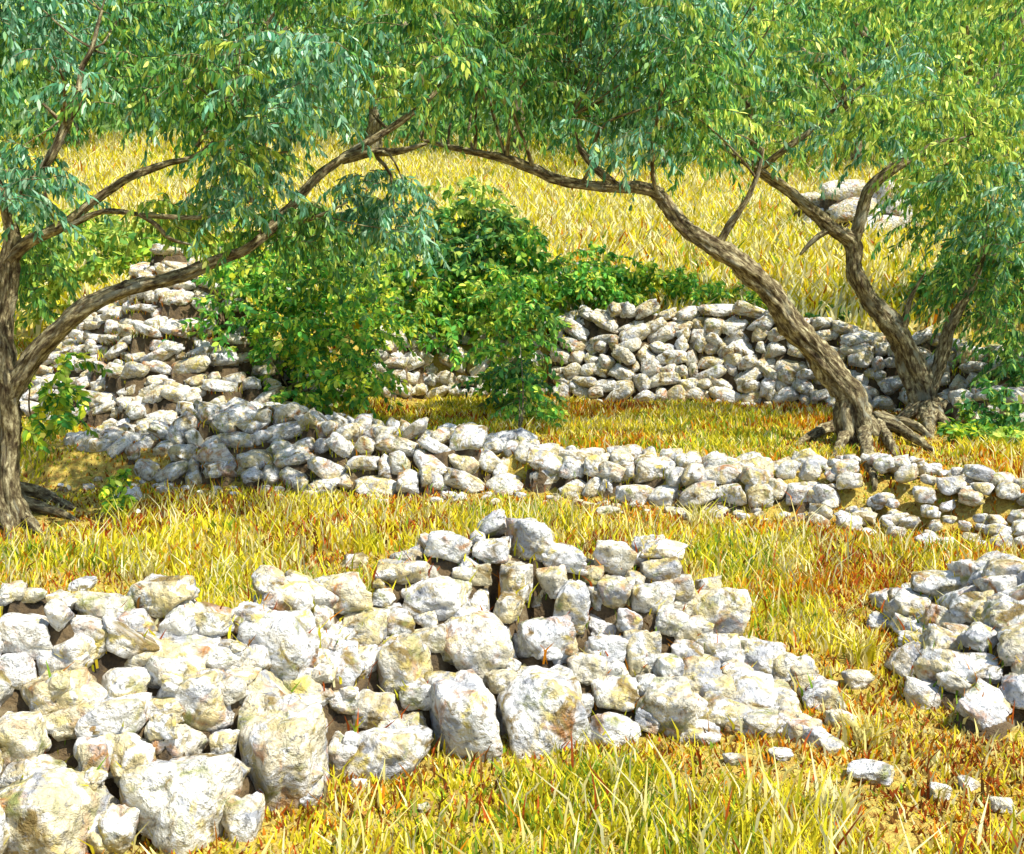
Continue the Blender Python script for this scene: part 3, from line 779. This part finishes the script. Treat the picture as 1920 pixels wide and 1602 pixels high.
for i, pts in enumerate([[(1605, 805, 30), (1560, 815, 16), (1510, 830, 8), (1465, 848, 0)], [(1600, 815, 30), (1575, 845, 12), (1562, 880, 0)], [(1618, 820, 34), (1628, 870, 14), (1640, 905, 6), (1640, 915, 0)],
                         [(1640, 815, 30), (1690, 825, 18), (1740, 845, 8), (1800, 868, 0)], [(1645, 820, 26), (1675, 850, 10), (1700, 875, 0)], [(1650, 810, 26), (1720, 815, 10), (1760, 830, 2)]]):
    root_obj(t2, pts, 14, 60 + i)
O, px, py = canopy(760, 800, 1340, D2 - 1.4, D2 + 0.9, 7)
kk = list(kinds_for(px, py, 4))
add_crown(t2, O, kk, length=(0.35, 0.7), leaf=(0.06, 0.11))
limbs_to(t2, limbs2, O, 50, 700)

# ---- forked olive behind it
G3 = ground_at(1740, 785); D3 = G3[1]
t3 = thing('olive_tree', 'forked upright olive tree on the right, standing close to the far wall', 'tree', tuple(G3))
limbs3 = []
def L3(name, pts, seed, **kw):
    o, p = tube_obj(name, t3, pts, seed=seed, **kw); limbs3.append(p); return o
L3('trunk', [(1738, 800, D3, 46), (1730, 755, D3, 36), (1718, 700, D3, 33), (1695, 640, D3, 30), (1665, 600, D3, 28), (1630, 560, D3, 24), (1605, 510, D3, 24), (1600, 460, D3, 23), (1578, 438, D3, 20)], 21, seg=28, step=0.024, flare=0.3)
L3('branch', [(1600, 452, D3, 18), (1560, 425, D3 - .05, 17), (1510, 385, D3 - .1, 15), (1465, 350, D3 - .1, 15), (1425, 322, D3 - .1, 14), (1390, 298, D3 - .1, 11), (1362, 275, D3 - .1, 8), (1330, 240, D3 - .1, 4)], 22, seg=20)
L3('branch', [(1432, 330, D3 - .1, 12), (1420, 290, D3 - .1, 11), (1412, 240, D3 - .1, 9), (1402, 195, D3 - .1, 8), (1375, 155, D3 - .1, 6), (1330, 125, D3 - .1, 5), (1260, 98, D3 - .1, 5), (1170, 95, D3 - .2, 5), (1090, 103, D3 - .3, 3)], 23)
L3('branch', [(1425, 318, D3 - .1, 10), (1470, 282, D3 - .2, 9), (1530, 238, D3 - .2, 6), (1570, 200, D3 - .2, 5), (1620, 158, D3 - .2, 3)], 24)
L3('branch', [(1595, 465, D3, 18), (1612, 410, D3, 17), (1635, 350, D3, 15), (1670, 318, D3, 13), (1720, 290, D3, 10), (1760, 268, D3, 8), (1810, 258, D3, 3)], 25, seg=20)
L3('branch', [(1738, 755, D3 + .05, 22), (1755, 690, D3 + .05, 18), (1780, 620, D3 + .05, 16), (1810, 560, D3 + .05, 13), (1835, 500, D3 + .05, 9), (1850, 420, D3 + .1, 5), (1870, 330, D3 + .1, 3)], 26)
L3('branch', [(1690, 625, D3 - .05, 12), (1700, 595, D3 - .1, 11), (1708, 560, D3 - .1, 7), (1735, 510, D3 - .1, 3)], 27)
L3('branch', [(1555, 430, D3 - .05, 8), (1525, 450, D3 - .1, 8), (1500, 478, D3 - .1, 4)], 28)
L3('branch', [(1170, 200, D3 - .4, 4), (1230, 203, D3 - .3, 6), (1290, 215, D3 - .2, 7), (1350, 260, D3 - .1, 6)], 29)
L3('branch', [(1150, 130, D3 - .4, 3), (1110, 105, D3 - .35, 5), (1085, 85, D3 - .3, 3)], 30)
for i, pts in enumerate([[(1725, 785, 26), (1690, 790, 8), (1665, 795, 0)], [(1745, 790, 26), (1775, 805, 8), (1800, 822, 0)], [(1738, 792, 26), (1745, 815, 4), (1748, 830, 0)], [(1755, 780, 24), (1800, 790, 4), (1830, 800, 0)]]):
    root_obj(t3, pts, 14, 80 + i)
Oa, pxa, pya = canopy(420, 1120, 2250, D3 - 1.6, D3 - 0.2, 9)
O, px, py = canopy(720, 1120, 2250, D3 + 2.0, D3 + 3.6, 9)
kk = list(kinds_for(pxa, pya, 6)) + list(kinds_for(px, py, 6)); Os = [Oa, O]
for (n, cx, cy, rx, ry, d0, d1, k) in [(70, 1820, 400, 110, 110, D3 - .4, D3 + 1.5, 'mid'), (50, 1860, 380, 80, 90, D3 - .6, D3 + .5, 'teal'), (60, 1860, 540, 70, 70, D3 - .3, D3 + 1, 'dark'), (26, 1760, 350, 60, 40, D3 - .2, D3 + 1, 'yellow'), (30, 1900, 640, 40, 60, D3 - .6, D3 + .3, 'mid')]:
    o_, _, _ = blob(n, cx, cy, rx, ry, d0, d1); Os.append(o_); kk += [k] * n
O = np.vstack(Os)
add_crown(t3, O, kk, length=(0.4, 0.8), leaf=(0.07, 0.125))
limbs_to(t3, limbs3, O, 60, 900)

# ---------------------------------------------------------------- trees on the upper slope
def slope_tree(x, y, h, r, kind, label, seed, n=230):
    z = float(terrain(x, y))
    t = thing('olive_tree', label, 'tree', (x, y, z), 'olive trees on the slope above the golden field')
    lean = rng.uniform(-0.6, 0.6)
    P = np.array([[x, y, z - 0.2, 0.30], [x + lean * .2, y, z + h * .18, 0.22], [x + lean * .6, y, z + h * .38, 0.17], [x + lean, y, z + h * .6, 0.08]])
    tube_world('trunk', t, P, step=0.12, seg=10, seed=seed)
    for q in range(3):
        a = rng.uniform(0, 6.28); e = np.array([math.cos(a) * r * .6, math.sin(a) * r * .6, h * .3])
        s = P[2]
        tube_world('branch', t, np.array([s * [1, 1, 1, .7], np.append(s[:3] + e * .5 + [0, 0, .1], .07), np.append(s[:3] + e, .03)]), step=0.15, seg=7, seed=seed + q + 1)
    # uneven crown: several lobes, shoots mostly near their surfaces
    L = rng.integers(7, 10); c = rng.normal(size=(L, 3)) * np.array([r * .5, r * .45, h * .20]) + np.array([x + lean * .6, y, z + h * .52])
    lr = rng.uniform(0.38, 0.62, L) * r
    which = rng.integers(0, L, n); v = unit(rng.normal(size=(n, 3)))
    O = c[which] + v * (lr[which] * rng.uniform(0.45, 1.0, n) ** 0.5)[:, None] * np.array([1, 1, .85])
    zt = terrain(O[:, 0], O[:, 1]); O[:, 2] = np.maximum(O[:, 2], zt + 0.9)
    alt = {'teal': 'mid', 'mid': 'dark', 'yellow': 'mid', 'dark': 'teal'}[kind]
    ks = np.where(rng.uniform(size=n) < 0.72, kind, alt)
    add_crown(t, O, list(ks), length=(0.7, 1.4), M=22, leaf=(0.16, 0.31), wid=0.32, twigs=False, twig_r=0.01, outward=v * 0.8)
    return t
names = ['first', 'second', 'third', 'fourth', 'fifth', 'sixth', 'seventh', 'eighth', 'ninth']
kinds = ['teal', 'mid', 'teal', 'dark', 'mid', 'teal', 'mid', 'yellow', 'teal']
look = {'teal': 'silvery blue green', 'mid': 'mid green', 'dark': 'dark green', 'yellow': 'yellow green'}
sd_ = 1000
for row, (yy, cnt, hh, word) in enumerate([(33.5, 9, 5.4, 'lowest'), (40.5, 9, 6.2, 'middle'), (49, 9, 7.4, 'upper'), (60, 9, 8.5, 'topmost')]):
    half = yy * 0.50 + 1.5
    for i in range(cnt):
        x = -half + 2 * half * (i + 0.5 * (row % 2) * 0.6) / (cnt - 1) + rng.uniform(-.6, .6)
        k = kinds[(i + row * 4) % 9]
        if row < 3 and i >= 6 and (i + row) % 2 == 0: k = 'yellow'
        sd_ += 10
        slope_tree(x, yy - 2.6 * math.tanh(x / 7) + rng.uniform(-1.8, 1.8), hh * rng.uniform(.9, 1.15), 2.9 + row * .45, k,
                   '%s olive crown, %s from left in the %s tree row on the slope' % (look[k], names[i], word), sd_, 175 if row else 210)

# ---------------------------------------------------------------- shrubs
def shrub(name, label, blobs, base_px, leaf=(0.06, 0.115), wid=0.46, M=24, length=(0.22, 0.55), droop=0.6, down=0.7, flowers=0, group='green shrubs among the walls'):
    G = ground_at(*base_px[:2])
    if len(base_px) > 2:
        p = at(base_px[0], base_px[1], base_px[2]); G = np.array([p[0], p[1], float(terrain(p[0], p[1]))])
    t = thing(name, label, 'shrub', tuple(G), group)
    Os, ks = [], []
    for (n, cx, cy, rx, ry, d0, d1, k) in blobs:
        o_, _, _ = blob(n, cx, cy, rx, ry, d0, d1)
        o_ = o_ + (np.stack([noise3(o_ * 1.7, 5), noise3(o_ * 1.7, 6), noise3(o_ * 1.7, 7)], -1) - 0.5) * 0.6
        o_[:, 2] = np.maximum(o_[:, 2], terrain(o_[:, 0], o_[:, 1]) + 0.10)
        Os.append(o_); ks += [k] * n
    O = np.vstack(Os)
    add_crown(t, O, ks, name='foliage', leaf=leaf, wid=wid, M=M, length=length, droop=droop, down=down)
    for q in range(3):
        e = O[rng.integers(len(O))]
        if np.linalg.norm(e[:2] - G[:2]) > 3.5: continue
        e = G + (e - G) * min(1, 0.9 / max(e[2] - G[2], 0.1))
        P4 = np.array([np.append(G - [0, 0, .1], .010), np.append((G * .6 + e * .4) + rng.normal(scale=.05, size=3), .008), np.append(e, .004)])
        tube_world('stem', t, P4, step=0.08, seg=8, seed=int(rng.integers(1, 999)))
    if flowers:
        c = O[rng.integers(0, len(O), flowers)] + rng.normal(scale=0.14, size=(flowers, 3)) + np.array([0, -0.12, 0.03])
        d = unit(rng.normal(size=(flowers, 3)) + np.array([0, -.6, .4])); s = rng.uniform(0.03, 0.055, flowers)
        V, Fh = leaf_verts(c, d, unit(rng.normal(size=(flowers, 3))), s, s * 1.1)
        col = np.repeat(np.array([lin('#e8dc2c'), lin('#f2ea70'), lin('#d8c81e'), lin('#f4f2e6')])[rng.integers(0, 4, flowers)], 6, axis=0)
        f = obj('flowers', np_mesh('flowers', V - G, Fh, M_LEAF, col), t); f['kind'] = 'stuff'
    return t

shrub('evergreen_shrub', 'large bright green shrub spilling over the wall left of centre',
      [(150, 520, 560, 130, 100, 12.4, 14.0, 'bright'), (90, 600, 650, 110, 90, 12.2, 13.4, 'bright'), (90, 560, 500, 130, 60, 12.8, 14.4, 'mid'), (40, 560, 620, 70, 80, 12.6, 13.6, 'lime'), (40, 640, 730, 80, 30, 12.0, 12.8, 'lime'), (60, 700, 560, 90, 90, 13.4, 15.2, 'lime'), (50, 640, 470, 110, 50, 13.2, 15.2, 'yellow'), (40, 470, 480, 70, 50, 12.8, 14.2, 'lime')],
      (570, 770), flowers=120)
shrub('evergreen_shrub', 'tall dark green shrub rising above the far wall in the centre',
      [(120, 900, 470, 100, 75, 16.4, 18.0, 'dark'), (90, 950, 500, 90, 80, 16.2, 17.4, 'bright'), (120, 790, 510, 110, 75, 16.2, 17.6, 'mid'), (60, 960, 560, 70, 60, 15.9, 16.8, 'lime'), (60, 920, 410, 60, 35, 16.6, 17.8, 'dark'), (70, 930, 550, 80, 50, 16.0, 17.0, 'bright'), (60, 760, 560, 100, 50, 15.9, 16.8, 'lime'), (50, 860, 590, 90, 40, 15.6, 16.3, 'bright'), (40, 880, 400, 90, 40, 16.6, 18, 'yellow')],
      (880, 640, 16.6), leaf=(0.09, 0.15), flowers=70)
shrub('evergreen_shrub', 'narrow column of hanging green leaves in front of the far wall, mid picture',
      [(60, 955, 610, 42, 80, 13.6, 14.4, 'bright'), (26, 950, 690, 34, 60, 13.4, 14.0, 'lime'), (46, 965, 720, 40, 60, 13.2, 14.0, 'dark'), (26, 970, 785, 26, 40, 12.6, 13.2, 'bright'), (14, 915, 600, 24, 40, 13.8, 14.4, 'yellow'), (14, 1000, 610, 24, 40, 13.8, 14.4, 'mid')],
      (970, 818), flowers=30)
shrub('flowering_shrub', 'round green shrub dotted with yellow flowers on top of the far wall',
      [(110, 1120, 520, 70, 50, 16.4, 17.4, 'bright'), (50, 1190, 530, 50, 40, 16.4, 17.2, 'lime'), (40, 1070, 550, 50, 36, 16.3, 17, 'bright')],
      (1130, 560, 16.9), leaf=(0.08, 0.13), flowers=170)
shrub('low_shrub', 'low green plants along the top of the far wall beside the leaning trunk',
      [(36, 1300, 548, 80, 18, 16.4, 17.2, 'bright'), (30, 1400, 556, 60, 16, 16.4, 17.2, 'lime'), (34, 1580, 590, 60, 18, 16.4, 17.2, 'dark')],
      (1330, 560, 16.8), length=(0.15, 0.3), flowers=30)
shrub('low_shrub', 'green leafy plant growing against the left trunk below the bough',
      [(10, 85, 715, 35, 40, D1 + .3, D1 + 1.1, 'lime'), (14, 75, 770, 45, 26, D1 + .1, D1 + .8, 'lime')],
      (75, 830), length=(0.15, 0.3), flowers=40)
shrub('leafy_shrub', 'yellow green shrub behind the white heap on the left',
      [(90, 150, 470, 110, 50, 14.6, 16.2, 'yellow'), (70, 330, 470, 90, 50, 15.0, 16.5, 'lime'), (30, 60, 520, 50, 50, 14.8, 15.8, 'yellow'), (60, 400, 540, 60, 60, 14.4, 15.6, 'yellow'), (40, 260, 440, 120, 30, 15.5, 16.6, 'yellow')],
      (200, 600, 15.6), leaf=(0.09, 0.15))
shrub('leafy_shrub', 'mixed green and yellow thicket above the far wall at the right edge',
      [(110, 1850, 560, 100, 60, 16.6, 18.2, 'dark'), (80, 1760, 560, 80, 50, 16.8, 18.2, 'yellow'), (80, 1880, 470, 90, 60, 17, 18.6, 'mid'), (50, 1900, 610, 70, 40, 16.4, 17.2, 'lime')],
      (1840, 620, 17.2), leaf=(0.10, 0.16))
shrub('leafy_shrub', 'green shrub at the right edge in front of the far wall',
      [(60, 1880, 700, 60, 50, 13.4, 14.6, 'dark'), (60, 1880, 820, 50, 60, 11.4, 12.2, 'dark'), (40, 1820, 840, 50, 40, 11.4, 12.2, 'lime'), (26, 1900, 900, 30, 30, 10.8, 11.4, 'yellow')],
      (1885, 900), length=(0.15, 0.32))
shrub('low_shrub', 'small green sprouts in the earth right of the left trunk',
      [(7, 210, 930, 26, 20, D1 + .05, D1 + .35, 'lime'), (4, 255, 905, 22, 14, D1 + .3, D1 + .5, 'lime')],
      (215, 955), length=(0.1, 0.2), leaf=(0.05, 0.09), flowers=10)

# ---------------------------------------------------------------- grass
GP = {'gold': '#e2c72e', 'yellow': '#f0e034', 'straw': '#efe08a', 'pale': '#f6efb4', 'lime': '#cfcb2a', 'green': '#7fa02c', 'orange': '#dd8a12', 'rust': '#b2561c', 'brown': '#7a5420'}
GN = list(GP); GC = np.array([lin(GP[k]) for k in GN])
def grass_mesh(x, y, h, w, wts, lean=0.55, sink=0.02, z=None):
    n = len(x); z = terrain(x, y) - sink if z is None else z
    cum = np.cumsum(wts / wts.sum(1, keepdims=True), axis=1)
    ci = (rng.uniform(size=(n, 1)) > cum).sum(1).clip(0, len(GN) - 1)
    col = GC[ci] * rng.uniform(0.6, 1.15, (n, 1)) * 0.95
    a = rng.uniform(0, 2 * np.pi, n); f = rng.normal(scale=0.6, size=n)      # blade faces roughly the viewer side, leans any way
    side = np.stack([np.cos(f), np.sin(f), np.zeros(n)], -1)
    ld = np.stack([np.cos(a), np.sin(a), np.zeros(n)], -1) * (lean * h * rng.uniform(0.2, 1.2, n))[:, None]
    b = np.stack([x, y, z], -1); up = np.array([0, 0, 1.0])
    m = b + ld * 0.22 + up * (h * 0.55)[:, None]; tp = b + ld + up * (h * rng.uniform(0.85, 1.0, n))[:, None]
    W = w[:, None]
    V = np.stack([b - side * W * 0.4, b + side * W * 0.4, m + side * W * 0.5, tp + side * W * 0.08, tp - side * W * 0.08, m - side * W * 0.5], 1).reshape(-1, 3)
    Fh = np.arange(n * 6).reshape(n, 6)
    return V, np.vstack([Fh[:, [0, 1, 2, 5]], Fh[:, [5, 2, 3, 4]]]), np.repeat(col, 6, axis=0)

def weights(x, y):
    """patchy mix of grasses: golden, straw, fresh green, rust"""
    a = fbm2(x * 0.9, y * 0.9, 31); b = fbm2(x * 1.3 + 7, y * 1.3, 37); c = fbm2(x * 2.6, y * 2.6, 41)
    w = np.zeros((len(x), len(GN)))
    w[:, 0] = 0.26; w[:, 1] = 0.25 + 0.9 * sstep(.48, .66, a); w[:, 2] = 0.24 + 0.5 * sstep(.5, .66, c); w[:, 3] = 0.10 + 0.3 * sstep(.58, .7, c)
    w[:, 4] = 0.20 + 0.9 * sstep(.52, .68, b); w[:, 5] = 0.04 + 0.8 * sstep(.54, .66, b)
    w[:, 6] = 0.05 + 1.1 * sstep(.52, .62, 1 - a); w[:, 7] = 0.03 + 0.9 * sstep(.54, .64, 1 - b); w[:, 8] = 0.03 + 0.4 * sstep(.54, .68, 1 - b)
    return w

def scatter(n, y0, y1, power=1.0, margin=0.6):
    y = y0 + (y1 - y0) * rng.uniform(size=n) ** power
    x = rng.uniform(-1, 1, n) * (y * 0.50 + margin)
    return x, y
# near the stones the grass is short, trodden and rusty
NEAR = MASK.copy()
for _ in range(6):
    NEAR[1:] |= NEAR[:-1].copy(); NEAR[:-1] |= NEAR[1:].copy(); NEAR[:, 1:] |= NEAR[:, :-1].copy(); NEAR[:, :-1] |= NEAR[:, 1:].copy()
def near(x, y):
    i = ((x - GX0) / CELL).astype(int).clip(0, MASK.shape[0] - 1); j = ((y - GY0) / CELL).astype(int).clip(0, MASK.shape[1] - 1)
    return NEAR[i, j]
# near turf
def turf(name, label, n, y0, y1, h0, h1, w0, w1, wf=weights, power=1.0, thr=0.36, usemask=True):
    x, y = scatter(n, y0, y1, power)
    d = fbm2(x * 2.2, y * 2.2, 51)
    ok = (d > thr + rng.uniform(-0.12, 0.12, n))
    if usemask: ok &= ~masked(x, y)
    x, y, d = x[ok], y[ok], d[ok]
    h = rng.uniform(h0, h1, len(x)) * (0.55 + 0.9 * d); w = rng.uniform(w0, w1, len(x))
    wt = wf(x, y)
    if usemask:
        q = near(x, y); h = np.where(q, h * 0.5, h); wt[q, 6] += 0.25; wt[q, 7] += 0.35; wt[q, 8] += 0.5
    V, Fq, col = grass_mesh(x, y, h, w, wt)
    o = obj(name, np_mesh(name, V, Fq, M_GRASS, col))
    tag(o, label, 'grass', None, 'stuff'); print(name, len(x))
turf('foreground_grass', 'golden and green dry grass in the foreground around the front walls', 100000, 2.9, 7.2, 0.04, 0.14, 0.005, 0.014)
turf('terrace_grass', 'yellow and orange dry grass on the terraces between the walls', 112000, 7.2, 16.0, 0.05, 0.15, 0.009, 0.022)
def field_w(x, y):
    w = weights(x * 0.5, y * 0.5); w[:, 2] += 0.9; w[:, 3] += 0.7; w[:, 1] += 0.8; w[:, 7] *= 0.25; w[:, 8] *= 0.15; w[:, 6] *= .4; w[:, 5] *= .5; w[:, 4] *= .7
    g = sstep(.52, .66, fbm2(x * 0.55, y * 0.30, 88)); w[:, 5] += 0.7 * g; w[:, 4] += 1.0 * g; w[:, 3] += 1.8 * (1 - g); w[:, 1] += 1.3 * (1 - g); w[:, 0] += 0.5 * (1 - g)
    return w
turf('field_grass', 'tall pale yellow grass of the sunny field rising behind the far wall', 95000, 16.2, 37, 0.15, 0.45, 0.026, 0.06, field_w, 0.9, 0.16, False)

P = np.vstack(GAPS); P = P[P[:, 1] < 17]
P = P[(noise2(P[:, 0] * 2.5, P[:, 1] * 2.5, 61) > 0.50)]; P = np.repeat(P, 2, axis=0)
P = P + rng.uniform(-.025, .025, P.shape) * [1, 1, 0]
w = weights(P[:, 0] * 2, P[:, 1] * 2); w[:, 4:6] += 0.25; w[:, 6:8] += 0.2
V, Fq, col = grass_mesh(P[:, 0], P[:, 1], rng.uniform(.04, .15, len(P)), rng.uniform(.006, .014, len(P)), w, 0.6, z=P[:, 2] - 0.02)
tag(obj('wall_weeds', np_mesh('wall_weeds', V, Fq, M_GRASS, col)), 'short weeds and dry grass growing in the gaps between the wall stones', 'grass', None, 'stuff'); print('weeds', len(P))
def litter_w(x, y):
    w = weights(x, y); w[:, 8] += 0.5; w[:, 2] += 0.5; w[:, 0] += .4
    return w
turf('ground_litter', 'short stubble and dry leaf litter on the bare earth between the grass', 45000, 2.9, 16.0, 0.02, 0.06, 0.008, 0.02, litter_w, 1.0, -1.0, False)
def stalk_w(x, y):
    w = np.zeros((len(x), len(GN))); w[:, 2] = 1; w[:, 3] = .7; w[:, 4] = .5; w[:, 1] = .5; w[:, 7] = .12
    return w
turf('grass_stalks', 'sparse taller pale stalks standing in the foreground grass', 9000, 2.9, 9.5, 0.14, 0.30, 0.006, 0.013, stalk_w, 1.0, 0.46)
# tufts that can be told apart
def tuft(label, px, py, n, h, spread, pal):
    G = ground_at(px, py)
    x = G[0] + rng.normal(scale=spread, size=n); y = G[1] + rng.normal(scale=spread, size=n)
    w = np.zeros((n, len(GN)))
    for k, v in pal.items(): w[:, GN.index(k)] = v
    V, Fq, col = grass_mesh(x, y, rng.uniform(.6, 1, n) * h, rng.uniform(.008, .016, n), w, 0.75)
    o = obj('grass_tuft', np_mesh('grass_tuft', V - G, Fq, M_GRASS, col), None, tuple(G))
    tag(o, label, 'grass tuft', 'tall grass tufts')
for a in [('pale straw grass tuft fanning out near the bottom right', 1560, 1525, 60, 0.17, 0.035, {'pale': 1, 'straw': 1}),
          ('tall pale green grass tuft behind the front wall, left of centre', 270, 1085, 70, 0.20, 0.06, {'pale': .6, 'lime': .5, 'straw': .4}),
          ('pale green grass tuft behind the front wall, right of the top left stone', 425, 1085, 70, 0.20, 0.06, {'pale': .6, 'lime': .6, 'yellow': .4}),
          ('bright lime grass tuft behind the front wall, left of its tumbled peak', 690, 1040, 60, 0.20, 0.05, {'lime': 1, 'yellow': .5}),
          ('straw coloured tuft in the gap between the two front walls', 1610, 1240, 70, 0.22, 0.05, {'straw': 1, 'lime': .4, 'yellow': .4}),
          ('cream grass tuft right of the tip of the front wall', 1625, 1400, 50, 0.20, 0.03, {'straw': 1, 'gold': .4}),
          ('pale tuft growing below the low wall of pale blocks, right of centre', 1310, 985, 60, 0.24, 0.06, {'straw': 1, 'pale': .5, 'lime': .3})]:
    tuft(*a)
